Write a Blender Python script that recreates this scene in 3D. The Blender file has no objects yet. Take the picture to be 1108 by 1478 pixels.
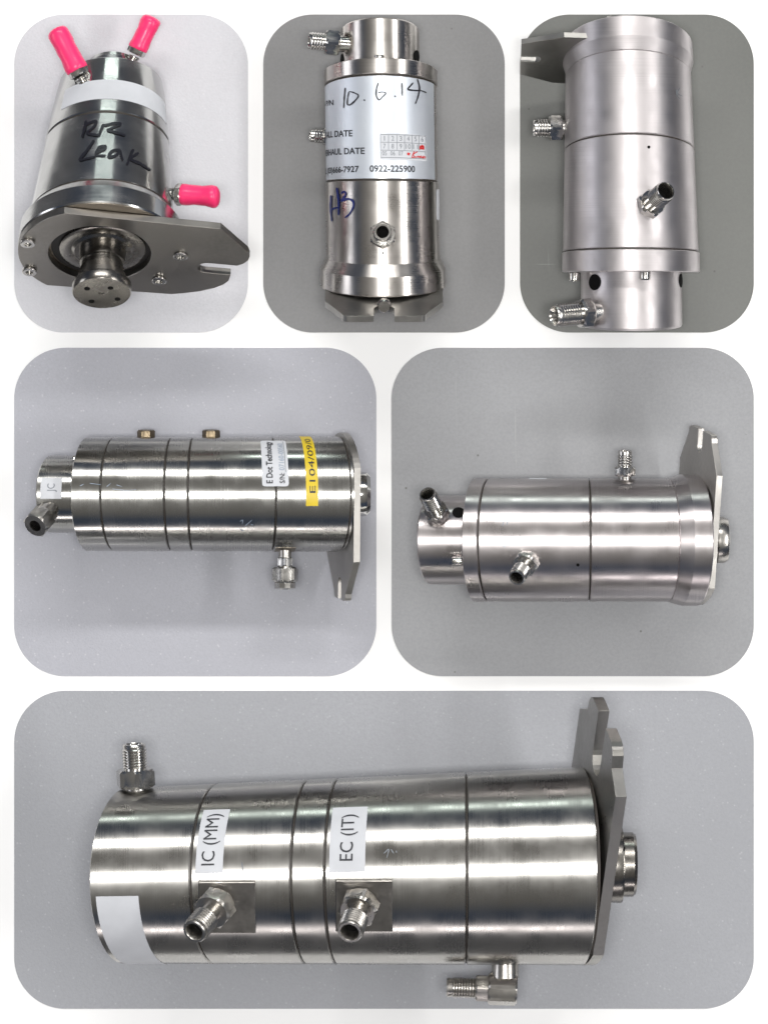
import bpy, bmesh, math, random
from mathutils import Vector, Matrix
sc = bpy.context.scene
C = sc.collection
PX = 0.001                     # one photo pixel is one millimetre of board
CAMZ = 10.0
R = math.radians

# ------------------------------------------------------------------ camera
cam = bpy.data.cameras.new('camera'); co = bpy.data.objects.new('camera', cam); C.objects.link(co)
co.location = (0, 0, CAMZ)
cam.sensor_fit = 'VERTICAL'; cam.sensor_height = 24.0
cam.lens = 24.0 * CAMZ / 1.478
cam.clip_start = 0.5; cam.clip_end = 100
sc.camera = co
# ------------------------------------------------------------------ world: a dim room
w = bpy.data.worlds.new("World"); sc.world = w; w.use_nodes = True
nt = w.node_tree; nt.nodes.clear()
tc = nt.nodes.new('ShaderNodeTexCoord'); sp = nt.nodes.new('ShaderNodeSeparateXYZ'); rp = nt.nodes.new('ShaderNodeValToRGB')
bg = nt.nodes.new('ShaderNodeBackground'); ow = nt.nodes.new('ShaderNodeOutputWorld')
nt.links.new(tc.outputs['Generated'], sp.inputs[0]); nt.links.new(sp.outputs['Z'], rp.inputs[0])
nt.links.new(rp.outputs[0], bg.inputs[0]); nt.links.new(bg.outputs[0], ow.inputs[0])
e = rp.color_ramp.elements
e[0].position = 0.0; e[0].color = (.11, .11, .115, 1)
e[1].position = 1.0; e[1].color = (.24, .232, .218, 1)
a = e.new(.25); a.color = (.055, .070, .10, 1)
a = e.new(.60); a.color = (.050, .066, .098, 1)
a = e.new(.76); a.color = (.165, .158, .147, 1)
bg.inputs[1].default_value = 1.0
sc.view_settings.view_transform = 'Standard'; sc.view_settings.look = 'None'
sc.view_settings.exposure = 0.13; sc.view_settings.gamma = 1.0
# ------------------------------------------------------------------ lamps
def lamp(name, pos, along, sx, sy, rad, col=(1, 1, 1)):
    l = bpy.data.lights.new(name, 'AREA'); l.shape = 'RECTANGLE'; l.size = sx; l.size_y = sy
    l.energy = rad * math.pi * sx * sy; l.color = col
    o = bpy.data.objects.new(name, l); C.objects.link(o)
    z = Vector(pos).normalized(); x = Vector(along); x = (x - z * x.dot(z)).normalized(); y = z.cross(x)
    m = Matrix((x, y, z)).transposed().to_4x4(); m.translation = Vector(pos); o.matrix_world = m
    return o
def ang(axis, deg, d):         # a point at some angle from straight overhead, towards +y or +x
    s, c = math.sin(R(deg)) * d, math.cos(R(deg)) * d
    return (0, s, c) if axis == 'y' else (s, 0, c)
lamp('tube_light', ang('y', 43, 12), (1, 0, 0), 9.0, .75, 33, (1, .985, .96))
lamp('tube_light', ang('x', 44, 12), (0, 1, 0), 9.0, 0.8, 24, (1, .985, .96))
lamp('ceiling_light', (0, -.4, 14), (1, 0, 0), 3.2, 1.15, 66, (1, .99, .97))
lamp('window_light', ang('y', -74, 11), (1, 0, 0), 8.0, .5, 11.0, (1, .93, .92))
lamp('window_light', ang('x', -72, 11), (0, 1, 0), 6.0, 3.2, 3.2, (.94, .95, 1.0))
lamp('window_light', ang('y', 81, 11), (1, 0, 0), 3.8, .3, 20, (.88, 1.0, .93))

# ------------------------------------------------------------------ materials
def newmat(name):
    m = bpy.data.materials.new(name); m.use_nodes = True
    return m, m.node_tree, m.node_tree.nodes['Principled BSDF']
def N(nt, t, **k):
    n = nt.nodes.new(t)
    for a, b in k.items(): setattr(n, a, b)
    return n
def noise(nt, vec, scale, detail=3, mscale=None, rough=.5):
    n = N(nt, 'ShaderNodeTexNoise'); n.inputs['Scale'].default_value = scale; n.inputs['Detail'].default_value = detail
    n.inputs['Roughness'].default_value = rough
    if mscale:
        mp = N(nt, 'ShaderNodeMapping'); mp.inputs['Scale'].default_value = mscale
        nt.links.new(vec, mp.inputs[0]); vec = mp.outputs[0]
    nt.links.new(vec, n.inputs['Vector']); return n.outputs['Fac']
def mrange(nt, f, a, b, c, d):
    n = N(nt, 'ShaderNodeMapRange'); nt.links.new(f, n.inputs[0])
    for i, v in enumerate((a, b, c, d)): n.inputs[i + 1].default_value = v
    return n.outputs[0]
def mixc(nt, f, a, b):
    n = N(nt, 'ShaderNodeMix', data_type='RGBA')
    nt.links.new(f, n.inputs[0])
    for i, v in ((6, a), (7, b)):
        if isinstance(v, tuple): n.inputs[i].default_value = (*v, 1)
        else: nt.links.new(v, n.inputs[i])
    return n.outputs[2]
def metal(name, base, rough, axis=None, aniso=.0, grain=.015, dark=None, smudge=.16):
    """turned or milled steel: fine tool marks round the axis, smudges, a few darker stains"""
    m, nt, b = newmat(name)
    t = N(nt, 'ShaderNodeTexCoord').outputs['Object']
    if axis == 'X': ms = (900, 3, 3)
    elif axis == 'Y': ms = (3, 900, 3)
    else: ms = (160, 160, 160)
    fine = noise(nt, t, 1.0, 2, ms)
    mid = noise(nt, t, 22, 4)
    r1 = mrange(nt, mid, .3, .7, rough - smudge * .5, rough + smudge * .5)
    r2 = mrange(nt, fine, .25, .75, -.03, .03)
    ad = N(nt, 'ShaderNodeMath', operation='ADD'); nt.links.new(r1, ad.inputs[0]); nt.links.new(r2, ad.inputs[1])
    nt.links.new(ad.outputs[0], b.inputs['Roughness'])
    d = dark or tuple(c * .74 for c in base)
    stain = mrange(nt, noise(nt, t, 9, 3, None, .5), .36, .72, 0, 1)
    c1 = mixc(nt, stain, base, d)
    f2 = mrange(nt, fine, .3, .7, 0, 1)
    c2 = mixc(nt, f2, c1, tuple(c * .90 for c in base))
    nt.links.new(c2, b.inputs['Base Color'])
    b.inputs['Metallic'].default_value = 1
    bp = N(nt, 'ShaderNodeBump'); bp.inputs['Strength'].default_value = grain; bp.inputs['Distance'].default_value = .0004
    nt.links.new(fine, bp.inputs['Height'])
    b2 = N(nt, 'ShaderNodeBump'); b2.inputs['Strength'].default_value = .16; b2.inputs['Distance'].default_value = .0004
    nt.links.new(noise(nt, t, 20, 1), b2.inputs['Height']); nt.links.new(bp.outputs[0], b2.inputs['Normal']); nt.links.new(b2.outputs[0], b.inputs['Normal'])
    if axis:
        bp.inputs['Strength'].default_value = grain * .3
        b.inputs['Anisotropic'].default_value = aniso; b.inputs['Anisotropic Rotation'].default_value = .25
        tg = N(nt, 'ShaderNodeTangent', direction_type='RADIAL', axis=axis); nt.links.new(tg.outputs[0], b.inputs['Tangent'])
    return m
def plain(name, col, rough=.5, var=.06, scale=60, spec=.5, coat=0):
    m, nt, b = newmat(name)
    t = N(nt, 'ShaderNodeTexCoord').outputs['Object']
    f = noise(nt, t, scale, 4)
    c = mixc(nt, mrange(nt, f, .3, .7, 0, 1), col, tuple(max(0, x * (1 - var * 2)) for x in col))
    nt.links.new(c, b.inputs['Base Color']); b.inputs['Roughness'].default_value = rough
    b.inputs['Specular IOR Level'].default_value = spec; b.inputs['Coat Weight'].default_value = coat
    return m
M = {}
ST = (.60, .585, .56)
M['d1'] = metal('turned_steel_dark', (.53, .53, .525), .21, 'Y', .75)
M['d2'] = metal('turned_steel_warm', (.58, .55, .52), .31, 'Y', .72)
M['d3'] = metal('turned_steel_satin', (.68, .645, .65), .52, 'Y', .60)
M['d4'] = metal('turned_steel_bright', (.50, .495, .475), .26, 'X', .75)
M['d5'] = metal('turned_steel_satin_long', (.64, .60, .60), .34, 'X', .72)
M['d6'] = metal('turned_steel_worn', (.45, .44, .42), .30, 'X', .75)
M['nose'] = metal('dark_polished_steel', (.27, .255, .235), .26, None, 0, .05)
M['polished'] = metal('polished_steel', (.66, .65, .63), .14, None, 0, .03)
M['fitting'] = metal('fitting_steel', (.60, .585, .56), .22, None, 0, .05)
M['fitting_dull'] = metal('fitting_steel_dull', (.50, .48, .45), .30, None, 0, .08)
M['fitting_brass'] = metal('fitting_steel_golden', (.17, .135, .09), .36, None, 0, .05)
M['plate_dark'] = metal('brushed_plate_dark', (.30, .285, .265), .38, None, 0, .15)
M['plate'] = metal('brushed_plate', (.38, .37, .35), .36, None, 0, .15)
M['plate_light'] = metal('milled_plate_pale', (.58, .56, .53), .42, None, 0, .2)
M['milled'] = metal('milled_face', (.34, .30, .25), .40, None, 0, .2)
M['rubber'] = plain('black_rubber', (.012, .011, .010), .6)
M['groove'] = plain('dark_joint', (.035, .028, .022), .55)
M['hole'] = plain('hole_shade', (.006, .006, .006), .8, spec=.1)  # flat near-black for discs, painting in the shade inside holes
M['label'] = plain('paper_label', (.62, .635, .67), .55, .06, 22)
M['silver_label'] = None
M['yellow'] = plain('yellow_tape', (.72, .53, .015), .42, .05)
M['ink'] = plain('printed_ink', (.02, .022, .03), .5)
M['marker'] = plain('black_marker', (.012, .012, .018), .3)
M['bluepen'] = plain('blue_marker', (.008, .018, .14), .35)
M['greyink'] = plain('faded_ink', (.22, .24, .27), .5)
M['penblue'] = plain('pale_pen', (.30, .36, .45), .5)
M['redink'] = plain('red_stamp_ink', (.62, .02, .02), .5)
def silver():
    m, nt, b = newmat('silver_film'); b.inputs['Metallic'].default_value = .62
    t = N(nt, 'ShaderNodeTexCoord').outputs['Object']; f = noise(nt, t, 14, 5)
    nt.links.new(mixc(nt, mrange(nt, f, .3, .7, 0, 1), (.66, .70, .75), (.60, .64, .70)), b.inputs['Base Color'])
    nt.links.new(mrange(nt, noise(nt, t, 400, 2), .3, .7, .42, .50), b.inputs['Roughness']); return m
M['silver_label'] = silver()
def pinkmat():
    m, nt, b = newmat('pink_vinyl')
    t = N(nt, 'ShaderNodeTexCoord').outputs['Object']
    nt.links.new(mixc(nt, noise(nt, t, 80, 3), (1.0, .045, .19), (.96, .035, .16)), b.inputs['Base Color'])
    b.inputs['Roughness'].default_value = .32
    b.inputs['Subsurface Weight'].default_value = .0; b.inputs['Subsurface Radius'].default_value = (.012, .003, .004)
    b.inputs['Subsurface Scale'].default_value = 1.0
    return m
M['pink'] = pinkmat()
def sheet_grain(name, col, gs=330, spark=.35):
    """powder-coated sheet with a fine pebbled grain and bright grains"""
    m, nt, b = newmat(name); t = N(nt, 'ShaderNodeTexCoord').outputs['Object']
    g = noise(nt, t, gs, 3, None, .6); big = noise(nt, t, 5, 4)
    c = mixc(nt, mrange(nt, big, .3, .7, 0, 1), col, tuple(x * .93 for x in col))
    c = mixc(nt, mrange(nt, g, .3, .62, 0, 1), tuple(x * .90 for x in col), c)
    v = N(nt, 'ShaderNodeTexVoronoi'); v.inputs['Scale'].default_value = 150; nt.links.new(t, v.inputs['Vector'])
    s1 = mrange(nt, v.outputs['Distance'], .10, .26, spark, 0)
    pick = mrange(nt, noise(nt, t, 75, 1), .52, .60, 0, 1)
    mm = N(nt, 'ShaderNodeMath', operation='MULTIPLY'); nt.links.new(s1, mm.inputs[0]); nt.links.new(pick, mm.inputs[1])
    c = mixc(nt, mm.outputs[0], c, (.70, .70, .72))
    nt.links.new(c, b.inputs['Base Color']); b.inputs['Roughness'].default_value = .5
    bp = N(nt, 'ShaderNodeBump'); bp.inputs['Strength'].default_value = .35; bp.inputs['Distance'].default_value = .0012
    nt.links.new(g, bp.inputs['Height']); nt.links.new(bp.outputs[0], b.inputs['Normal'])
    return m
def sheet_smooth(name, col, seed=0):
    """worn painted bench top: hairline scratches, dark specks, soft stains"""
    m, nt, b = newmat(name); t0 = N(nt, 'ShaderNodeTexCoord').outputs['Object']
    mp = N(nt, 'ShaderNodeMapping'); mp.inputs['Location'].default_value = (seed, seed * .7, 0); nt.links.new(t0, mp.inputs[0]); t = mp.outputs[0]
    big = noise(nt, t, 3, 3, None, .5)
    c = mixc(nt, mrange(nt, big, .3, .7, 0, 1), col, tuple(x * .92 for x in col))
    fine = noise(nt, t, 240, 4, None, .7)
    c = mixc(nt, mrange(nt, fine, .35, .7, 0, 1), c, mixc(nt, mrange(nt, fine, 0, 1, .16, .16), c, (.05, .05, .05)))
    def blend(c, f, col2): return mixc(nt, f, c, col2)
    for (ms, th) in (((60, 2.2, 1), .70), ((3, 75, 1), .71)):
        s = noise(nt, t, 1.0, 3, ms, .55)
        k = noise(nt, t, 7, 2)
        mu = N(nt, 'ShaderNodeMath', operation='MULTIPLY')
        nt.links.new(mrange(nt, s, th, th + .06, 0, .35), mu.inputs[0]); nt.links.new(mrange(nt, k, .5, .6, 0, 1), mu.inputs[1])
        c = blend(c, mu.outputs[0], (.62, .62, .63))
    v = N(nt, 'ShaderNodeTexVoronoi'); v.inputs['Scale'].default_value = 34; nt.links.new(t, v.inputs['Vector'])
    pick = mrange(nt, noise(nt, t, 23, 1), .56, .60, 0, 1)
    mu = N(nt, 'ShaderNodeMath', operation='MULTIPLY')
    nt.links.new(mrange(nt, v.outputs['Distance'], .035, .07, .75, 0), mu.inputs[0]); nt.links.new(pick, mu.inputs[1])
    c = blend(c, mu.outputs[0], (.06, .055, .05))
    nt.links.new(c, b.inputs['Base Color'])
    nt.links.new(mrange(nt, big, .3, .7, .42, .48), b.inputs['Roughness'])
    return m

# ------------------------------------------------------------------ mesh helpers
def finish(bm, name, mat, parent=None, smooth=True, sharp=32):
    bmesh.ops.recalc_face_normals(bm, faces=bm.faces)
    me = bpy.data.meshes.new(name)
    for f in bm.faces: f.smooth = smooth
    lim = R(sharp)
    for ed in bm.edges:
        if len(ed.link_faces) == 2 and ed.calc_face_angle(0) > lim: ed.smooth = False
    bm.to_mesh(me); bm.free(); me.materials.append(mat)
    o = bpy.data.objects.new(name, me); C.objects.link(o); o.parent = parent
    return o
def loft(bm, rings, cap0=True, cap1=True):
    vr = [[bm.verts.new(p) for p in r] for r in rings]
    n = len(vr[0])
    for A, B in zip(vr, vr[1:]):
        for i in range(n): bm.faces.new((A[i], A[(i + 1) % n], B[(i + 1) % n], B[i]))
    if cap0: bm.faces.new(vr[0])
    if cap1: bm.faces.new(vr[-1])

def frame(d, up=(0, 0, 1)):
    z = Vector(d).normalized(); u = Vector(up)
    if abs(z.dot(u)) > .98: u = Vector((0, 1, 0))
    x = u.cross(z).normalized(); return Matrix((x, z.cross(x), z)).transposed()
def spin(parent, name, mat, base, d, prof, n=40, cap0=True, cap1=True, sharp=32):
    """surface of revolution in device pixels: base point, direction, [(z, r)]"""
    F = frame(d); b = Vector(base); bm = bmesh.new()
    loft(bm, [[(b + F @ Vector((r * math.cos(2 * math.pi * i / n), r * math.sin(2 * math.pi * i / n), z))) * PX for i in range(n)] for z, r in prof], cap0, cap1)
    return finish(bm, name, mat, parent, True, sharp)
def hexnut(parent, name, mat, base, d, z0, z1, af, bore=0, turn=0):
    """hexagon with turned chamfers; af = across-flats / 2"""
    F = frame(d); b = Vector(base); bm = bmesh.new(); n = 48; rc = af / math.cos(math.pi / 6)
    def hr(a): return af / math.cos(((a + math.pi / 6) % (math.pi / 3)) - math.pi / 6)
    def ring(z, lim):
        out = []
        for i in range(n):
            a = 2 * math.pi * i / n; r = min(hr(a), lim)
            a += turn
            out.append((b + F @ Vector((r * math.cos(a), r * math.sin(a), z))) * PX)
        return out
    ch = (rc - af * .97) * .75
    rings = [ring(z0, af * .97), ring(z0 + ch, rc), ring(z1 - ch, rc), ring(z1, af * .97)]
    if bore: rings += [ring(z1, bore), ring(z1 - 14, bore)]
    loft(bm, rings)
    return finish(bm, name, mat, parent, True, 22)
def thread_prof(z0, z1, r, pitch=2.6, dep=1.1):
    pitch = max(pitch, 3.9); dep *= 1.0
    p = [(z0, r - dep)]; z = z0
    while z + pitch <= z1:
        p += [(z + pitch * .3, r), (z + pitch * .55, r), (z + pitch * .95, r - dep)]; z += pitch
    return p
def fitting(dev, base, d, ln, r, af, hexz, m='fitting', pitch=2.6, neck=None, turn=0, cap=False, rin=None, waist=False):
    """tube fitting: neck, hexagon, threaded nose with an open bore"""
    m = M[m]; nk = neck or r * .9; P = dev.e
    h = hexnut(P, 'hex_nut', m, base, d, hexz[0], hexz[1], af, turn=turn)
    spin(h, 'neck', m, base, d, [(-6, nk), (hexz[0] + .4, nk)])
    ri = rin or r * .62
    L0 = (ln - hexz[1]); wa = hexz[1] + L0 * (.30 if waist else .06)
    p = [(hexz[1] - .4, r * (.72 if waist else .86)), (wa, r * (.72 if waist else .86))] + thread_prof(wa, ln - 3, r, pitch, max(.9, r * .10)) + [(ln - 2, r * .92), (ln, r * .86), (ln, ri * 1.12), (ln - 2.5, ri), (ln - 24 if ln > 40 else hexz[1] - 2, ri * .9)]
    spin(h, 'threaded_nose', m, base, d, p)
    F = frame(d); db = Vector(base) + F @ Vector((0, 0, max(hexz[1] - 1, ln - 22)))
    spin(h, 'bore', M['hole'], db, d, [(0, ri * .9), (.5, ri * .9)], 24)  # black disc closing the bore, its colour standing in for the depth's shade
    return h
def dust_cap(parent, base, d, z0, ln, r0, r1, r2, bend=(0, 0, 0)):
    F = frame(d); b = Vector(base); bm = bmesh.new(); n = 36; rings = []
    prof = [(0, r0 * .93), (.02, r0), (.10, r0 * 1.02), (.2, r0 * .98), (.34, r0 * .93), (.47, r1), (.56, r1 * .98), (.66, r1 * 1.02), (.78, r2), (.86, r2 * 1.0), (.92, r2 * .93), (.965, r2 * .74), (.99, r2 * .42), (1, r2 * .1)]
    B = Vector(bend)
    for t, r in prof:
        c = b + F @ Vector((0, 0, z0 + ln * t)) + B * (t * t)
        rings.append([(c + F @ Vector((r * math.cos(2 * math.pi * i / n) * (1 + .03 * math.sin(3 * t * 6 + i * .5)), r * math.sin(2 * math.pi * i / n), 0))) * PX for i in range(n)])
    loft(bm, rings); return finish(bm, 'dust_cap', M['pink'], parent, True, 60)
def screw(dev, name, mat, base, d, r, hgt, parent=None, sock=.5):
    return spin(parent or dev.e, name, mat, base, d, [(-3, r * .8), (0, r * .98), (hgt * .1, r), (hgt * .86, r), (hgt, r * .88), (hgt, r * sock), (hgt * .35, r * sock * .95)], 24, True, True, 25)

# ------------------------------------------------------------------ a device
class Dev:
    def __init__(s, label, axis, o, z, R0, s0=0, beta=0, cen=None, tilt=0, metal='d1', foreshort=1):
        s.axis, s.o, s.z, s.R0, s.s0, s.beta, s.tilt, s.m, s.fs = axis, o, z, R0, s0, beta, tilt, metal, foreshort
        s.cen = cen or (lambda q: 0)
        e = bpy.data.objects.new('rotary_union', None); C.objects.link(e); s.e = e
        k = 1 - (z + R0 * .3) * PX / CAMZ
        e.location = ((o[0] - 554) * PX * k, (739 - o[1]) * PX * k, z * PX)
        e.rotation_euler = (-tilt, 0, 0)
        e['label'] = label; e['category'] = 'rotary union'; e['group'] = 'stainless steel rotary unions laid out on the sheets'
    def P(s, q, v, h):                       # axial photo coordinate, lateral, height -> local pixels
        if s.axis == 'x': return Vector((q - s.o[0], v, h))
        return Vector((v, -(q - s.o[1]) / s.fs, h))
    def ring(s, q, r, n=96):
        out = []
        for i in range(n):
            a = 2 * math.pi * i / n
            h = r * math.cos(a); out.append(s.P(q + s.beta * (q - s.s0) * h / s.R0, s.cen(q) + r * math.sin(a), h) * PX)
        return out
    def lathe(s, name, prof, mat=None, parent=None, cap0=True, cap1=True, n=96):
        bm = bmesh.new(); loft(bm, [s.ring(q, r, n) for q, r in prof], cap0, cap1)
        return finish(bm, name, M[mat or s.m], parent or s.e, True, 9)
    def section(s, a, b, ra, rb=None, name='body_section', mat=None, ch=1.1, ext=None):
        rb = rb or ra; g = .9
        ch = s.R0 * .015; p = [(a + g, ra - ch), (a + g + ch * .7, ra)]
        if ext: p += ext
        return s.lathe(name, p + [(b - g - ch * .7, rb), (b - g, rb - ch)], mat)
    def joint(s, q, r):
        return s.lathe('joint_ring', [(q - 1.6, r), (q + 1.6, r)], 'groove')
    def at(s, q, th, r):                     # point on the wall: axial coordinate, angle from the top (deg), radius
        h = r * math.cos(R(th)); return s.P(q + s.beta * (q - s.s0) * h / s.R0, s.cen(q) + r * math.sin(R(th)), h)
    def inv(s, x, y, r):                     # where a straight-down look at (x, y) meets the wall -> (q, theta)
        if s.axis == 'x': q, lat = x, (s.o[1] - y)
        else: q, lat = y, x - s.o[0]
        for _ in range(6):
            v = max(-.999, min(.999, (lat - s.cen(q)) / (r(q)))); th = math.asin(v); h = r(q) * math.cos(th)
            if s.axis == 'x': q = (x + s.beta * s.s0 * h / s.R0) / (1 + s.beta * h / s.R0)
            else:
                yy = y + h * math.sin(s.tilt)      # tilt lifts the crown up the picture
                q = (yy + s.beta * s.s0 * h / s.R0) / (1 + s.beta * h / s.R0)
        return q, math.degrees(th)
    def patch(s, name, mat, q0, q1, t0, t1, r, off=.5, rc=0, parent=None, skew=0):
        bm = bmesh.new(); rows = max(6, int(abs(t1 - t0) / 2.5)); W = q1 - q0; L = math.radians(abs(t1 - t0)) * r(q0)
        cols = 6; g = []; G2 = []
        for j in range(rows + 1):
            f = j / rows
            if rc: f = .5 - .5 * math.cos(math.pi * f)
            dd = min(f, 1 - f) * L; ins = rc - math.sqrt(max(0, rc * rc - (rc - dd) ** 2)) if dd < rc else 0
            row = []; row2 = []
            for i in range(cols + 1):
                q = q0 + ins + (W - 2 * ins) * i / cols + skew * f; th = t0 + (t1 - t0) * f
                row.append(bm.verts.new(s.at(q, th, r(q) + off) * PX)); row2.append(bm.verts.new(s.at(q, th, r(q) + off - .35) * PX))
            g.append(row); G2.append(row2)
        for j in range(rows):
            for i in range(cols):
                bm.faces.new((g[j][i], g[j][i + 1], g[j + 1][i + 1], g[j + 1][i]))
                bm.faces.new((G2[j][i], G2[j + 1][i], G2[j + 1][i + 1], G2[j][i + 1]))
        for i in range(cols):
            bm.faces.new((g[0][i], g[0][i + 1], G2[0][i + 1], G2[0][i])); bm.faces.new((g[-1][i], g[-1][i + 1], G2[-1][i + 1], G2[-1][i]))
        for j in range(rows):
            bm.faces.new((g[j][0], g[j + 1][0], G2[j + 1][0], G2[j][0])); bm.faces.new((g[j][-1], g[j + 1][-1], G2[j + 1][-1], G2[j][-1]))
        return finish(bm, name, M[mat], parent or s.e, True, 60)
    def text(s, body, mat, qbase, height, t0, t1, r, off=1.0, bold=0, parent=None, name='lettering', skew=0, right=False):
        """print set round the wall: baseline runs towards growing angle, glyph tops towards smaller q"""
        cu = bpy.data.curves.new('t', 'FONT'); cu.body = body; cu.size = 1; cu.offset = bold; cu.resolution_u = 3
        to = bpy.data.objects.new('t', cu); me = bpy.data.meshes.new_from_object(to)
        bpy.data.objects.remove(to); bpy.data.curves.remove(cu)
        bm = bmesh.new(); bm.from_mesh(me); bpy.data.meshes.remove(me)
        xs = [v.co.x for v in bm.verts]; ys = [v.co.y for v in bm.verts]
        x0, x1 = min(xs), max(xs); cap = .70
        for v in bm.verts:
            f = (v.co.x - x0) / (x1 - x0); th = t0 + (t1 - t0) * f; q = qbase - v.co.y / cap * height + skew * f
            v.co = s.at(q, th, r(q) + off) * PX
        return finish(bm, name, M[mat], parent or s.e, False)
    def stroke(s, lines, mat, wd, r, off=1.0, name='handwriting', parent=None, taper=True):
        bm = bmesh.new()
        for pts in lines:
            P = []
            m = [Vector(p) for p in pts]
            if len(m) == 1: m = [m[0], m[0] + Vector((2.2, 1.2))]
            ext = [m[0] * 2 - m[1]] + m + [m[-1] * 2 - m[-2]]
            for k in range(1, len(ext) - 2):
                a, b, c, d = ext[k - 1:k + 3]
                st = max(2, int((c - b).length / 1.5))
                for i in range(st):
                    t = i / st
                    P.append(.5 * ((2 * b) + (c - a) * t + (2 * a - 5 * b + 4 * c - d) * t * t + (3 * b - a - 3 * c + d) * t ** 3))
            P.append(m[-1]); n = len(P); L = []
            for i, p in enumerate(P):
                d = (P[min(i + 1, n - 1)] - P[max(i - 1, 0)])
                d = d.normalized() if d.length > 1e-6 else Vector((1, 0)); nn = Vector((-d.y, d.x))
                ww = wd * .5 * (1 if not taper else (.72 + .28 * math.sin(math.pi * min(1, (i + .6) / n * 1.3))) * (1 + .12 * math.sin(i * .9)))
                if i in (0, n - 1): ww *= .55
                row = []
                for sg in (-1, 1):
                    x, y = p + nn * ww * sg; q, th = s.inv(x, y, r); row.append(bm.verts.new(s.at(q, th, r(q) + off) * PX))
                L.append(row)
            for A, B in zip(L, L[1:]):
                try: bm.faces.new((A[0], A[1], B[1], B[0]))
                except ValueError: pass
        return finish(bm, name, M[mat], parent or s.e, False)
    def flange_plate(s, centre, nrm, e, Rp, thick, mat, tipw=.55, tip=1.85, q85=.85, hole=.62, clip=None, slotw=.10, chs=1.36, name='mounting_plate', slot0=1.36, custom=None, cr=.10):
        """disc with two flat chords, drawn out on one side to a chamfered tip with an open slot"""
        n = Vector(nrm).normalized(); ev = Vector(e); ev = (ev - n * ev.dot(n)).normalized(); qv = n.cross(ev)
        out = []
        a0 = math.asin(q85)
        k = 22
        for i in range(k + 1):
            a = math.pi - a0 + (2 * a0) * i / k; out.append((math.cos(a), math.sin(a)))
        def arc(c, rad, a, b, m=6): return [(c[0] + rad * math.cos(R(a + (b - a) * i / m)), c[1] + rad * math.sin(R(a + (b - a) * i / m))) for i in range(m + 1)]
        base_ = list(out)
        out += [(chs, -q85)]
        out += [(tip - cr * 1.2, -tipw), ] + arc((tip - cr, -tipw + cr), cr, -60, 0)
        out += [(tip, -slotw)] + arc((slot0 + slotw, 0), slotw, 270, 90, 10) + [(tip, slotw)]
        out += arc((tip - cr, tipw - cr), cr, 0, 60) + [(tip - cr * 1.2, tipw), (chs, q85)]
        if custom: out = base_ + custom
        bm = bmesh.new(); c = Vector(centre)
        def mk(lst, o): return [bm.verts.new((c + ev * (p * Rp) + qv * (q * Rp) + n * o) * PX) for p, q in lst]
        inner = [(hole * math.cos(2 * math.pi * i / 48), hole * math.sin(2 * math.pi * i / 48)) for i in range(48)] if hole else []
        ls = []
        for o in (0, thick):
            L1 = mk(out, o); L2 = mk(inner, o) if hole else []
            eds = [bm.edges.new((L1[i], L1[(i + 1) % len(L1)])) for i in range(len(L1))] + [bm.edges.new((L2[i], L2[(i + 1) % len(L2)])) for i in range(len(L2))]
            bmesh.ops.triangle_fill(bm, edges=eds, use_beauty=True, use_dissolve=False)
            ls.append((L1, L2))
        for j in (0, 1):
            A, B = ls[0][j], ls[1][j]
            for i in range(len(A)): bm.faces.new((A[i], A[(i + 1) % len(A)], B[(i + 1) % len(A)], B[i]))
        if clip:
            co_, no_ = clip
            r = bmesh.ops.bisect_plane(bm, geom=bm.verts[:] + bm.edges[:] + bm.faces[:], plane_co=Vector(co_) * PX, plane_no=no_, clear_outer=True)
            bmesh.ops.holes_fill(bm, edges=[x for x in bm.edges if len(x.link_faces) == 1], sides=0)
        ob = finish(bm, name, M[mat], s.e, False)
        bv = ob.modifiers.new('edge', 'BEVEL'); bv.width = .8 * PX; bv.segments = 2; bv.limit_method = 'ANGLE'; bv.angle_limit = R(30); bv.harden_normals = False
        s.pl = (c, n, ev, qv, Rp, thick)
        return ob
    def pp(s, p, q, o=0):
        c, n, ev, qv, Rp, t = s.pl; return c + ev * (p * Rp) + qv * (q * Rp) + n * (t + o)

# ------------------------------------------------------------------ the white board and the six sheets
def struct(o): o['kind'] = 'structure'; return o
M['board'] = plain('white_card', (.95, .95, .95), .75, .004, 3, .2)
bm = bmesh.new(); bmesh.ops.create_cube(bm, size=1)
for v in bm.verts: v.co = Vector((v.co.x * 1.5, v.co.y * 1.9, v.co.z * .012 - .006))
struct(finish(bm, 'white_board', M['board'], None, False))
def sheet(x0, y0, x1, y1, r, mat):
    bm = bmesh.new(); T = 1.2
    pts = []
    for cx, cy, a0 in ((x1 - r, y0 + r, 0), (x0 + r, y0 + r, 90), (x0 + r, y1 - r, 180), (x1 - r, y1 - r, 270)):
        for i in range(25):
            a = R(a0 + 90 * i / 24); pts.append(((cx + r * math.cos(a) - 554), (739 - (cy - r * math.sin(a)))))
    lo = [bm.verts.new(Vector((x, y, 0.02)) * PX) for x, y in pts]
    hi = [bm.verts.new(Vector((x, y, T)) * PX) for x, y in pts]
    n = len(pts)
    for i in range(n): bm.faces.new((lo[i], lo[(i + 1) % n], hi[(i + 1) % n], hi[i]))
    bm.faces.new(hi)
    return struct(finish(bm, 'grey_sheet', mat, None, False))
sheet(21, 21, 358, 480, 72, sheet_grain('pebbled_sheet_white', (.60, .60, .635)))
sheet(380, 21, 728, 480, 72, sheet_smooth('bench_sheet_grey', (.19, .19, .193), 0))
sheet(750, 21, 1087, 480, 72, sheet_smooth('bench_sheet_green_grey', (.128, .132, .122), 3))
sheet(21, 502, 543, 976, 74, sheet_grain('pebbled_sheet_blue_grey', (.405, .41, .455)))
sheet(565, 502, 1087, 976, 74, sheet_smooth('bench_sheet_blue_grey', (.285, .29, .305), 6))
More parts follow.
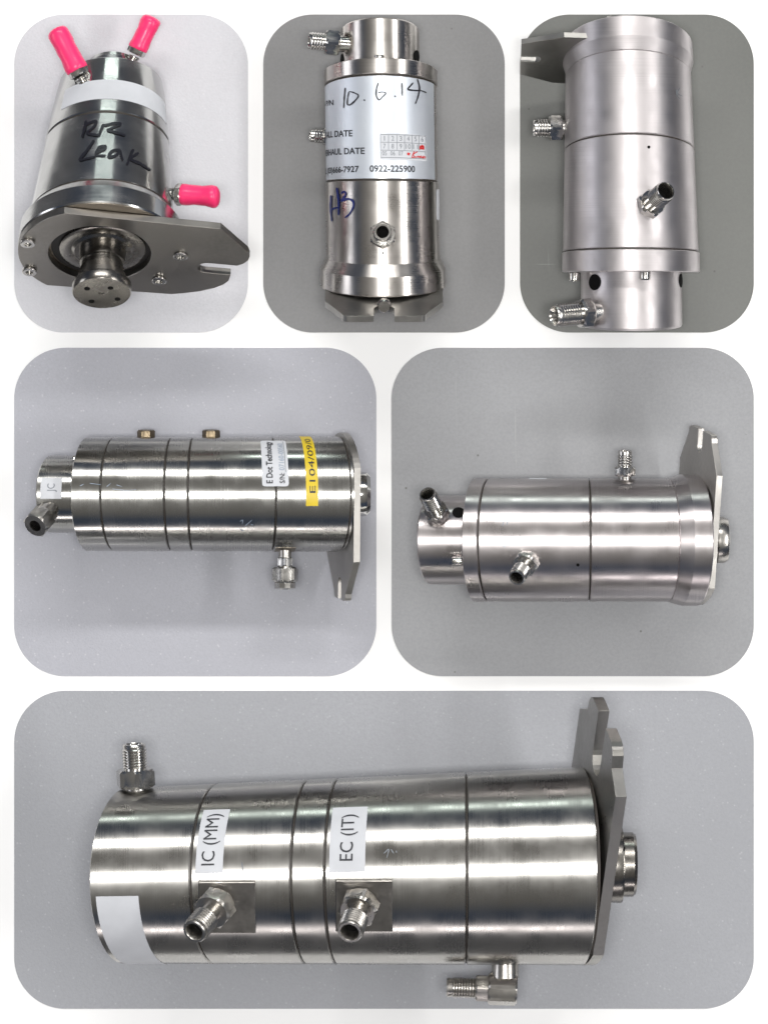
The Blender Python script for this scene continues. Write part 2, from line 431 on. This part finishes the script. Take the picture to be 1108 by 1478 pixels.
sheet(21, 997, 1087, 1456, 74, sheet_grain('pebbled_sheet_dim', (.335, .343, .37), 260, .22))
TOP = 1.2

# ================================================================== DEVICE 1 : "RR Leak", tilted, pink caps
lin = lambda x0, y0, x1, y1: (lambda q: y0 + (y1 - y0) * (q - x0) / (x1 - x0))
T = R(30)
d = Dev('dark union leaning plate-forward, with three pink caps and black "RR Leak" handwriting', 'y', (143, 354), 190, 116, cen=lin(117, 11, 354, 0), tilt=T, metal='d1', foreshort=math.cos(T))
r1 = lambda q: 73.5 + 28.5 * (max(0, q - 117) / 197) ** .8
d.lathe('neck', [(86, 33), (88, 36), (93, 37), (94, 39), (121, 41)])
d.section(116, 207, 73, r1(207), ext=[(q, r1(q)) for q in (119, 135, 160, 185)]); d.joint(207, r1(207) - 1.4)
d.section(207, 314, r1(207), r1(314)); d.joint(314, 102)
d.lathe('flange', [(315, 103), (317, 104.5), (326, 112), (328, 114), (352, 116), (354, 115)])
out1 = [(1.0, -.79), (1.15, -.74), (1.34, -.66), (1.5, -.56), (1.6, -.46), (1.65, -.36), (1.655, -.22)] + [(1.34 + .11 * math.cos(R(270 - 18 * i)), -.11 + .11 * math.sin(R(270 - 18 * i))) for i in range(11)] + [(1.70, 0), (1.77, .06), (1.815, .14), (1.82, .24), (1.79, .32), (1.38, .80)]
d.lathe('flange_face', [(353.6, 113.5), (354.8, 113.5)], 'milled')
d.flange_plate(d.P(355.2, 0, 0), (0, -1, 0), (1, 0, -.17), 115.5, 11, 'plate_dark', hole=.63, custom=out1, q85=.84)
# shaft and bearing seat
sb = d.P(354.5, 4, 0); D = (0, -1, 0)
s_ = spin(d.e, 'seal_housing', M['rubber'], sb, D, [(-2, 73), (.5, 73), (.5, 62), (1.5, 62)], 64)
spin(d.e, 'bearing_ring', M['nose'], sb, D, [(0, 62), (5, 61), (7, 57), (6, 44), (9, 40)], 64)
sh = spin(d.e, 'shaft', M['nose'], sb, D, [(5, 36), (8, 35), (9, 33), (17, 32.5), (28, 32), (29, 29.5), (38, 29.5), (39, 31.5), (68, 31.5)], 64)
spin(sh, 'collar', M['nose'], sb, D, [(50, 31), (51, 34.5), (60, 34.5), (61, 36), (62, 40.5), (64, 42), (75, 42), (77.5, 40.5), (77.5, 4.5), (76, 4)], 64)
for ax, az in ((-15, -22), (22, -16), (13, 14), (-20, 12)):
    spin(sh, 'pin_hole', M['hole'], sb + Vector((ax, -77.1, az)), D, [(0, 4.2), (.9, 4.2)], 18)
for (p, q) in ((-.90, .12), (-.80, -.52), (.98, .14), (.80, -.46)):
    screw(d, 'plate_screw', M['fitting'], d.pp(p, q), D, 10.5, 4.5, sock=.52)
# label and writing
d.patch('blank_label', 'label', 156, 187, -49, 78, r1, .5)
z1 = lambda x, y: (10 + x / 3.078, 10 + y / 3.078)
d.stroke([[z1(*p) for p in l] for l in (
    [(350, 512), (345, 545), (334, 588)], [(345, 530), (392, 516), (385, 540), (350, 570)], [(352, 568), (375, 575), (412, 580)],
    [(428, 528), (420, 545), (408, 578)], [(428, 535), (480, 524), (498, 530), (440, 556)], [(442, 556), (480, 566), (522, 580)],
    [(388, 600), (360, 645), (328, 688), (360, 684), (396, 676)], [(398, 660), (432, 642), (436, 628), (410, 636), (398, 668), (440, 672)],
    [(500, 644), (468, 650), (452, 676), (482, 672), (500, 648), (506, 670), (514, 694)],     [(556, 640), (546, 672), (532, 712)], [(580, 655), (548, 684), (590, 705), (632, 732)])], 'marker', 4.3, r1, 1.0, taper=True)
# fittings with caps
def capfit(base, dr, af, ln, r0, r1_, r2, z0=10, bend=(0, 0, 0)):
    h = hexnut(d.e, 'hex_nut', M['fitting'], base, dr, 7, 17, af)
    spin(h, 'threaded_stem', M['fitting'], base, dr, [(-8, af * .62)] + thread_prof(-7, 7, af * .72, 3, 1.4))
    dust_cap(h, base, dr, 15, ln, r0, r1_, r2, bend)
capfit(d.at(146, -30, r1(146)) + Vector((3, -4, 0)), (-.46, .80, .40), 13.5, 69, 16, 15.2, 15.6)
capfit(d.at(100, 50, 40) + Vector((0, 8, 0)), (.42, .74, .5), 12, 52, 14.2, 13.6, 14.6)
capfit(d.P(285, 100, 12), (1, -.16, .2), 14, 56, 15.2, 14.4, 16.3, bend=(0, -3, 0))
# small foam wedge under the leaning body
bm = bmesh.new()
W = [(-40, 60, -187), (-40, -40, -187), (-40, -40, -70), (-40, 60, -118)]
A = [bm.verts.new(Vector(p) * PX) for p in W]; B = [bm.verts.new(Vector((-p[0], p[1], p[2])) * PX) for p in W]
bm.faces.new(A); bm.faces.new(B)
for i in range(4): bm.faces.new((A[i], A[(i + 1) % 4], B[(i + 1) % 4], B[i]))
wd = finish(bm, 'support_wedge', plain('grey_foam', (.3, .3, .32), .9), None, False); wd.location = Vector(d.e.location) + Vector((0, .05, 0)); struct(wd)

# ================================================================== DEVICE 2 : silver label
d = Dev('upright union with a silver date label, blue "H3" handwriting and plate at the bottom', 'y', (550, 250), TOP + 90, 81, 250, .105, cen=lin(100, -1, 400, 3), metal='d2')
r2 = lambda q: 81
d.lathe('neck', [(44, 54), (46, 56), (112, 56.5)])
d.section(103, 125, 81, name='end_ring'); d.joint(125, 78)
d.section(125, 261, 79.3); d.joint(261, 78.5)
d.section(261, 373, 80.5, 81.5)
d.lathe('flange', [(369, 80.5), (370, 82), (385, 89.3), (409, 89.8), (410.5, 88.3)])
d.flange_plate(d.P(402, 4, -2), (0, -1, -.36), (0, -.36, 1), 86, 9, 'plate', tip=1.90, tipw=.69, hole=0, q85=.97, chs=1.12, slotw=.17, slot0=1.36)
spin(d.e, 'shaft', M['polished'], d.P(412, 4, 0), (0, -1, .0), [(0, 34), (28, 34), (30, 32)], 48)
spin(d.e, 'set_screw', M['fitting_dull'], d.pp(1.42, 0, -12), (0, -.33, 1), [(0, 10), (6, 10), (9, 8)], 20)
0 and spin(d.e, 'locking_nut', M['fitting_dull'], d.pp(1.30, 0, -6) , (0, -1, -.33), [(-9, 13), (-7, 13), (-6, 11)], 8, sharp=20)
# neck details
spin(d.e, 'cross_hole', M['hole'], d.at(90, -76, 54.5), (-math.sin(R(76)), 0, math.cos(R(76))), [(0, 8), (2.6, 8)], 24)
spin(d.e, 'cross_hole', M['hole'], d.at(88, 66, 54.5), (math.sin(R(66)), 0, math.cos(R(66))), [(0, 9), (2.6, 9)], 24)
screw(d, 'cap_screw', M['fitting'], d.P(93, -3, 66), (0, 1, .08), 7, 9)
fitting(d, d.P(66, -50, 26), (-1, .09, .1), 54, 12.8, 17, (10, 30), pitch=3.0)
fitting(d, d.P(196, -74, -12), (-1, .06, .15), 28, 10, 12, (1, 9))
fitting(d, d.at(333, 0, 80.5), (0, .10, 1), 40, 13.5, 17.5, (2, 17), rin=8)
spin(d.e, 'pin_hole', M['hole'], d.at(355, 0, 81), (0, 0, 1), [(-1, 1.7), (.6, 1.7)], 14)
# silver label with its print
z2 = lambda x, y: (460 + x / 6.156, 100 + y / 6.156)
lb = d.patch('date_label', 'silver_label', 127, 259, -96, 71, lambda q: 79.3, .5)
R2 = lambda q: 79.3
def tline(body, x0, x1, yb, hgt, mat='ink', bold=.012, off=1.0):
    q0, t0 = d.inv(*z2(x0, yb), R2); q1, t1 = d.inv(*z2(x1, yb), R2)
    hh = hgt / 6.156
    d.text(body, mat, q0, hh, t0, t1, R2, off, bold, lb, 'printed_line', skew=q1 - q0)
tline('S P/N', 52, 140, 332, 44)
tline('STALL DATE', 42, 306, 614, 50, bold=.02)
tline('VERHAUL DATE', 38, 412, 770, 50, bold=.02)
tline('EL (03)666-7927', 36, 362, 926, 48, bold=.02)
tline('0922-225900', 455, 846, 926, 50, bold=.02)
gp = d.patch('date_stamp', 'label', *[d.inv(*z2(545, 592), R2)[0], d.inv(*z2(545, 822), R2)[0]], d.inv(*z2(543, 700), R2)[1], d.inv(*z2(944, 700), R2)[1], R2, .85, 0, lb)
gx = [548, 617, 690, 755, 820, 880, 937]; gy = [600, 668, 737, 800]
ln = [[z2(a, 600), z2(a, 737)] for a in gx[1:-1]] + [[z2(gx[0], 600), z2(gx[0], 800)], [z2(gx[-1], 600), z2(gx[-1], 800)]]
ln += [[z2(gx[0], b + 2), z2(740, b + 4), z2(gx[-1], b + 8)] for b in gy]
d.stroke(ln, 'greyink', .75, R2, 1.15, 'stamp_grid', lb, taper=False)
for row, yb in ((['1', '2', '3', '4', '5', '6'], 656), (['7', '8', '9', '10', '11'], 724)):
    for i, t_ in enumerate(row):
        cx = (gx[i] + gx[i + 1]) / 2; wx = 18 * len(t_) * (.35 if t_ == '1' else 1); tline(t_, cx - wx * .6, cx + wx * .6, yb, 38, 'greyink', .0, 1.2)
for i, t_ in enumerate(['05', '06', '07']):
    cx = (gx[i] + gx[i + 1]) / 2; tline(t_, cx - 20, cx + 20, 784, 34, 'greyink', 0, 1.2)
d.stroke([[z2(*p) for p in l] for l in ([(890, 690), (890, 725), (905, 690), (920, 725), (918, 688)], [(888, 700), (922, 704)], [(893, 718), (918, 720)],
    [(776, 762), (800, 766), (778, 776), (800, 778)])], 'redink', 2.2, R2, 1.4, 'red_stamp', lb)
d.stroke([[z2(*p) for p in l] for l in ([(838, 742), (826, 775), (815, 804)], [(868, 745), (830, 772), (852, 802)], [(868, 780), (866, 800)], [(880, 780), (882, 800), (896, 780), (900, 802)],
    [(910, 780), (912, 802), (924, 782), (938, 800)], [(815, 800), (870, 792), (938, 800)])], 'redink', 1.3, R2, 1.45, 'red_signature', lb)
d.stroke([[z2(*p) for p in l] for l in ([(243, 188), (236, 270), (230, 366)], [(275, 225), (264, 280), (264, 335), (300, 330), (358, 265), (320, 235), (275, 222)],
    [(403, 298)], [(530, 150), (514, 205), (512, 262), (535, 300), (565, 275), (594, 242), (560, 232), (528, 240)], [(667, 265)],
    [(733, 150), (736, 265)], [(830, 145), (805, 175), (785, 205), (840, 212), (900, 212), (945, 226)], [(866, 110), (885, 190), (870, 270), (848, 330)])],
    'marker', 2.3, R2, 1.2, 'handwritten_date', lb)
d.stroke([[z2(*p) for p in l] for l in ([(118, 1120), (114, 1240), (126, 1350)], [(114, 1252), (150, 1236), (192, 1232)], [(168, 1058), (184, 1180), (184, 1300)],
    [(205, 1112), (232, 1094), (246, 1112), (232, 1146), (208, 1176), (262, 1160), (308, 1182), (312, 1230), (280, 1290), (238, 1326)])], 'bluepen', 3.1, lambda q: 81, .8)
d.patch('side_label', 'label', 272, 315, 72, 100, lambda q: 81, .5, 4)

# ================================================================== DEVICE 3 : pale satin, plate at the top left
d = Dev('pale satin union with its neck and open port at the bottom, plate upper left', 'y', (908, 250), TOP + 98, 94, 372, .125, cen=lin(107, -1, 388, 3), metal='d3')
r3 = lambda q: 89.5 + (97 - 89.5) * (q - 107) / (372 - 107)
cl3 = ((753.6 - 908, 0, 0), (-1, 0, 0)); 
d.lathe('flange', [(66, 90), (67.5, 92), (92, 93), (108, 88.2), (109, 86.5)])
d.section(108, 216, r3(110), r3(216), ext=None); d.joint(216, r3(216) - 1.6)
d.section(216, 361, r3(216), r3(361)); d.joint(361, r3(361) - 1.8)
d.section(361, 391, 98, 98.3, name='end_ring')
d.lathe('neck', [(388, 72), (464, 72), (467, 70.5)])
d.flange_plate(d.P(91, -4, 0), (0, 1, -.43), (-1, 0, .10), 90, 8, 'plate', tip=1.85, tipw=.5, hole=0, q85=.80, clip=cl3, chs=1.08)
sh = spin(d.e, 'shaft', M['plate_light'], d.P(66, -8, 0), (0, 1, .0), [(-10, 28), (8, 28), (9, 27)], 48)
sh = spin(d.e, 'shaft_collar', M['plate_light'], d.P(42, -8, 62), (0, 1, .0), [(-30, 26), (11, 26), (13, 25)], 48)
for (x, th) in ((831, -52), (930, 14)):
    screw(d, 'cap_screw', M['fitting'], d.P(392, x - 910, math.sqrt(85 ** 2 - (x - 910) ** 2)), (0, -1, 0), 7.5, 12)
spin(d.e, 'cross_hole', M['hole'], d.at(404, -48, 70), (-math.sin(R(48)), 0, math.cos(R(48))), [(0, 11.5), (2.8, 11.5)], 28)
spin(d.e, 'cross_hole', M['hole'], d.at(402, 77, 70), (math.sin(R(77)), 0, math.cos(R(77))), [(0, 10), (2.8, 10)], 28)
spin(d.e, 'pin_hole', M['hole'], d.inv and (d.at(*d.inv(933, 216, r3), r3(216))), (.25, 0, 1), [(-1, 2.2), (.7, 2.2)], 14)
fitting(d, d.P(184, -88, -5), (-1, .0, .1), 48, 13, 17.5, (8, 26), pitch=3.2)
q_, t_ = d.inv(932, 300, r3)
fitting(d, d.at(q_, t_, r3(q_)), (.40, .34, .84), 58, 15, 18.5, (2, 16), pitch=3.4, rin=11, waist=True)
fitting(d, d.P(448, -46, 46), (-.86, -.09, .42), 70, 16.5, 20, (12, 30), pitch=3.4, rin=12)
d.stroke([[(972, 132), (974, 142), (978, 146)], [(978, 130), (974, 138), (982, 142)]], 'greyink', 1.0, r3, .6, 'faint_scratch')

# ================================================================== DEVICE 4 : yellow strip
d = Dev('polished union lying sideways with a yellow tape strip and white serial label', 'x', (300, 713), TOP + 84, 82, 322, .11, metal='d4')
r4 = lambda q: 82
d.lathe('neck', [(74, 53.5), (76, 55.5), (130, 56)])
d.section(127, 166, 81.5, name='end_ring'); d.joint(166, 79.5)
d.section(166, 247.5, 82); d.joint(247.5, 79.5)
d.section(247.5, 278, 82); d.joint(278, 79.5)
d.section(278, 391, 82); d.joint(391, 79.5)
d.section(391, 487, 82.3); d.joint(487.5, 80)
d.lathe('flange_face', [(488, 80.5), (491, 80.5)], 'd4')
d.flange_plate(Vector((489 - 300, 0, 0)), (1, .02, -.27), (-.035, -1, -.10), 88, 9.5, 'plate_light', tip=1.72, tipw=.36, hole=0, q85=.86, chs=1.02)
sh = spin(d.e, 'shaft', M['plate_dark'], Vector((196, 0, 0)), (1, 0, -.05), [(0, 25), (12, 25)], 48)
spin(sh, 'collar', M['polished'], Vector((206, 0, 0)), (1, 0, -.05), [(0, 28), (3, 31), (15, 32), (20, 31), (25, 26), (25, 10), (22, 10)], 64)
for q_ in (211, 304):
    hexnut(d.e, 'hex_nut', M['fitting_brass'], Vector((q_ - 300, 69, -10)), (0, 1, .1), 0, 23, 11, turn=.5)
screw(d, 'cap_screw', M['fitting'], Vector((117 - 300, 50, 40)), (-1, 0, 0), 5, 9)
h = hexnut(d.e, 'hex_nut', M['fitting_dull'], d.at(92, -24, 50), (-.44, -.52, .72), 22, 48, 17.5, bore=9)
spin(h, 'neck', M['fitting_dull'], d.at(92, -24, 50), (-.44, -.52, .72), [(-4, 12), (8, 12), (9, 15), (20, 15), (22, 12)])
spin(h, 'bore', M['hole'], d.at(92, -24, 50) + Vector((-.44, -.52, .72)) * 36, (-.44, -.52, .72), [(0, 8.8), (.6, 8.8)], 24)  # black disc inside the nut, shade put in as colour
b4 = Vector((410 - 300, -78, 12)); D4 = (0, -1, .06)
h = hexnut(d.e, 'hex_nut', M['fitting'], b4, D4, 27, 48, 16.5, turn=.26)
spin(h, 'castellated_end', M['fitting'], b4, D4, [(47, 14), (50, 15.5), (57, 15), (58, 13), (58, 8), (50, 8)], 12, sharp=20)
hexnut(h, 'hex_body', M['fitting'], b4, D4, 13, 26, 10.5)
spin(h, 'neck', M['fitting_dull'], b4, D4, [(-6, 9), (28, 9)])
hb = d.patch('mounting_flat', 'milled', 394, 422, -90, -68, r4, .7)
# labels
q0, _ = d.inv(63, 705, lambda q: 56); q1, _ = d.inv(93, 705, lambda q: 56)
lb = d.patch('port_label', 'label', q0, q1, -7, 24, lambda q: 56, .6)
d.text('JC', 'greyink', q0 + 19, 10, 3, 15, lambda q: 56, 1.2, 0, lb)
lb = d.patch('serial_label', 'label', 373, 407, 7.5, 67, r4, .6, 3.5)
d.text('E Dot Technology', 'ink', 386.5, 8, 10.5, 63.5, r4, 1.2, .022, lb, 'printed_line')
d.text('S/N:', 'ink', 402, 6.5, 10.5, 21, r4, 1.2, .015, lb, 'printed_line')
d.text('07160-00560', 'penblue', 402, 7, 24, 60, r4, 1.2, 0, lb, 'handwritten_number')
d.patch('rule_line', 'greyink', 403, 403.7, 22, 64, r4, 1.3, 0, lb)
lb = d.patch('yellow_tape', 'yellow', 429, 444.5, -12, 88, r4, .6)
d.text('E104/09/0', 'ink', 441, 7.5, 1, 71, r4, 1.2, .0, lb)
d.stroke([[(120, 702), (126, 699)], [(134, 698), (150, 700)], [(158, 703), (164, 698)], [(166, 706), (186, 708), (200, 707)], [(172, 700), (180, 703)]], 'penblue', .8, r4, .5, 'faint_scratch')
d.stroke([[(347, 752), (351, 750), (350, 756)], [(354, 758), (358, 755), (364, 750)], [(362, 756), (366, 757)], [(346, 762), (352, 766)]], 'penblue', .8, r4, .5, 'engraved_mark')

# ================================================================== DEVICE 5 : satin, plate pointing up at the right
d = Dev('satin union lying sideways with two angled open ports and plate standing up at right', 'x', (840, 779.5), TOP + 95, 88, 850, .12, metal='d5')
r5 = lambda q: 88
d.lathe('neck', [(623, 61.5), (625, 63.5), (690, 64)])
d.section(686, 707, 88.3, name='end_ring'); d.joint(707, 85.5)
d.section(707, 850, 88, ext=None); d.joint(850, 85.5)
d.section(850, 964, 88, name='body_section', ext=None)
d.lathe('flange', [(963, 86.5), (964, 88.2), (981, 93.8), (1003, 94), (1004.5, 93)])
d.flange_plate(Vector((999 - 840, 0, 0)), (1, 0, -.33), (-.0, 1, .20), 93, 9, 'plate_light', tip=1.72, tipw=.5, hole=0, q85=.80, chs=1.15)
sh = spin(d.e, 'shaft', M['rubber'], Vector((1012 - 840, 0, 0)), (1, 0, -.05), [(0, 30), (20, 30)], 48)
spin(sh, 'collar', M['fitting_dull'], Vector((1022 - 840, 0, 0)), (1, 0, -.05), [(0, 26), (2, 31), (6, 33), (7, 30), (10, 30), (11, 33), (20, 33), (26, 30), (28, 20), (24, 20)], 64)
fitting(d, d.at(650, 32, 60), (-.30, .58, .74), 58, 13, 16.5, (6, 20), pitch=2.8, rin=8.5, waist=True)
fitting(d, Vector((901 - 840, 84, 10)), (0, 1, .12), 44, 10.8, 14.5, (8, 21), pitch=3)
fitting(d, d.at(771, -18, 87.5), (-.34, -.50, .79), 52, 13, 17, (3, 18), pitch=2.8, rin=8.5, waist=True)
spin(d.e, 'cross_hole', M['hole'], d.at(675, 38, 62), (0, math.sin(R(38)), math.cos(R(38))), [(0, 9), (2.6, 9)], 26)
screw(d, 'cap_screw', M['fitting'], Vector((668 - 840, -30, 70)), (-1, 0, 0), 6.5, 14)
spin(d.e, 'pin_hole', M['hole'], d.at(*d.inv(832, 814.5, r5), r5(0)), (0, -.4, 1), [(-1, 2.3), (.7, 2.3)], 14)
d.patch('small_label', 'label', 766, 790, 80, 97, r5, .7)
d.stroke([[(728, 787), (727, 789)]], 'label', 6, r5, .5, 'paint_fleck')
d.stroke([[(725, 760), (728, 750)], [(731, 758), (734, 748)]], 'penblue', .7, r5, .5, 'faint_scratch')

# ================================================================== DEVICE 6 : largest, IC (MM) and EC (IT)
c6 = lin(186, -11, 840, 3)
d = Dev('largest union, lying sideways on the bottom sheet with IC (MM) and EC (IT) labels', 'x', (672, 1255), TOP + 142, 135, 672, .104, cen=c6, metal='d6')
r6 = lambda q: 125 + 16 * (q - 186) / (840 - 186)
d.section(188, 319, r6(188), r6(319)); d.joint(319, r6(319) - 2.6)
d.section(319, 448, r6(319), r6(448)); d.joint(448, r6(448) - 2.6)
d.section(448, 491, r6(448), r6(491)); d.joint(491, r6(491) - 2.6)
d.section(491, 672.5, r6(491), r6(672)); d.joint(672.5, r6(672) - 2.8)
d.section(672.5, 839, r6(672), r6(839)); d.joint(840, r6(840) - 4)
d.flange_plate(Vector((836 - 672, 0, 2)), (1, 0, -.22), (0, .86, .50), 138, 16, 'plate', tip=1.79, tipw=.58, hole=0, q85=.86, chs=1.40, slotw=.17, slot0=1.15, cr=.19)
sh = spin(d.e, 'shaft', M['rubber'], Vector((854 - 672, 3, 0)), (1, 0, -.05), [(-6, 45), (24, 45), (28, 40)], 56)
spin(sh, 'collar', M['nose'], Vector((875 - 672, 5, 0)), (1, 0, -.05), [(0, 50), (2, 54), (16, 55), (19, 54), (20, 46), (34, 46), (38, 43), (39, 34), (36, 30)], 72)
spin(sh, 'set_screw_hole', M['hole'], Vector((893 - 672, 30, 46)), (0, .55, .8), [(-1, 4.5), (1.2, 4.5)], 18)
fitting(d, Vector((205 - 672, 114, 20)), (-.05, 1, .12), 64, 18, 25, (2, 28), pitch=4, turn=.2)
fitting(d, d.at(357, -15, r6(350)), (-.42, -.46, .78), 84, 19, 25, (4, 30), m='fitting_dull', pitch=5, rin=12, waist=True)
fitting(d, d.at(538, -16, r6(530)), (-.20, -.48, .85), 82, 19, 25, (4, 30), m='fitting_dull', pitch=5, rin=12, waist=True)
def pad(q, th, wq, wv):
    """milled flat round a port: a thin square pad standing on the wall"""
    c = d.at(q, th, r6(q) + .2); n = Vector((0, math.sin(R(th)), math.cos(R(th)))); tv = Vector((0, math.cos(R(th)), -math.sin(R(th)))); u = Vector((1, 0, 0))
    bm = bmesh.new(); vs = []
    for o in (-7, 0.6):
        for a_, b_ in ((-1, -1), (1, -1), (1, 1), (-1, 1)): vs.append(bm.verts.new((c + u * wq * a_ + tv * wv * b_ + n * o) * PX))
    for f in ((0, 1, 2, 3), (4, 5, 6, 7), (0, 1, 5, 4), (1, 2, 6, 5), (2, 3, 7, 6), (3, 0, 4, 7)): bm.faces.new([vs[i] for i in f])
    o = finish(bm, 'mounting_flat', M['plate_dark'], d.e, False)
    bv = o.modifiers.new('edge', 'BEVEL'); bv.width = 1.3 * PX; bv.segments = 2
pad(365, -19, 40, 39); pad(541, -19, 40, 39)
# elbow fitting low on the front
b6 = Vector((726 - 672, -128, -60))
el = hexnut(d.e, 'elbow_body', M['fitting_dull'], Vector((740 - 672, -172, 8)), (-1, .03, 0), -5, 36, 21, turn=.3)
spin(el, 'elbow_riser', M['fitting_dull'], Vector((728 - 672, -130, 6)), (0, -1, 0), [(-12, 15), (5, 15), (6, 19), (26, 20)], 32)
hexnut(el, 'hex_ring', M['fitting_dull'], Vector((716 - 672, -171, 8)), (-1, .03, 0), 10, 30, 18)
spin(el, 'threaded_nose', M['fitting_dull'], Vector((740 - 672, -172, 8)), (-1, .03, 0), [(36, 12)] + thread_prof(52, 90, 14.5, 3.6, 1.7) + [(93, 14), (95, 12), (95, 8), (80, 8)], 36)
# labels
lb = d.patch('blank_label', 'label', 197, 252, -88, -10.5, r6, .6)
lb = d.patch('port_label', 'label', 326, 361, 3, 47, r6, .6)
d.text('IC (MM)', 'ink', 350, 17, 8, 43, r6, 1.4, 0, lb)
lb = d.patch('port_label', 'label', 497, 543, 2, 45, r6, .6)
d.text('EC (IT)', 'ink', 527, 17, 9, 39, r6, 1.4, 0, lb)
d.stroke([[(556, 1228), (563, 1222), (560, 1234)], [(566, 1222), (570, 1228)], [(573, 1224), (574, 1227)], [(357, 1240), (358, 1248), (359, 1256)]], 'greyink', 1.5, r6, .6, 'faint_marker')
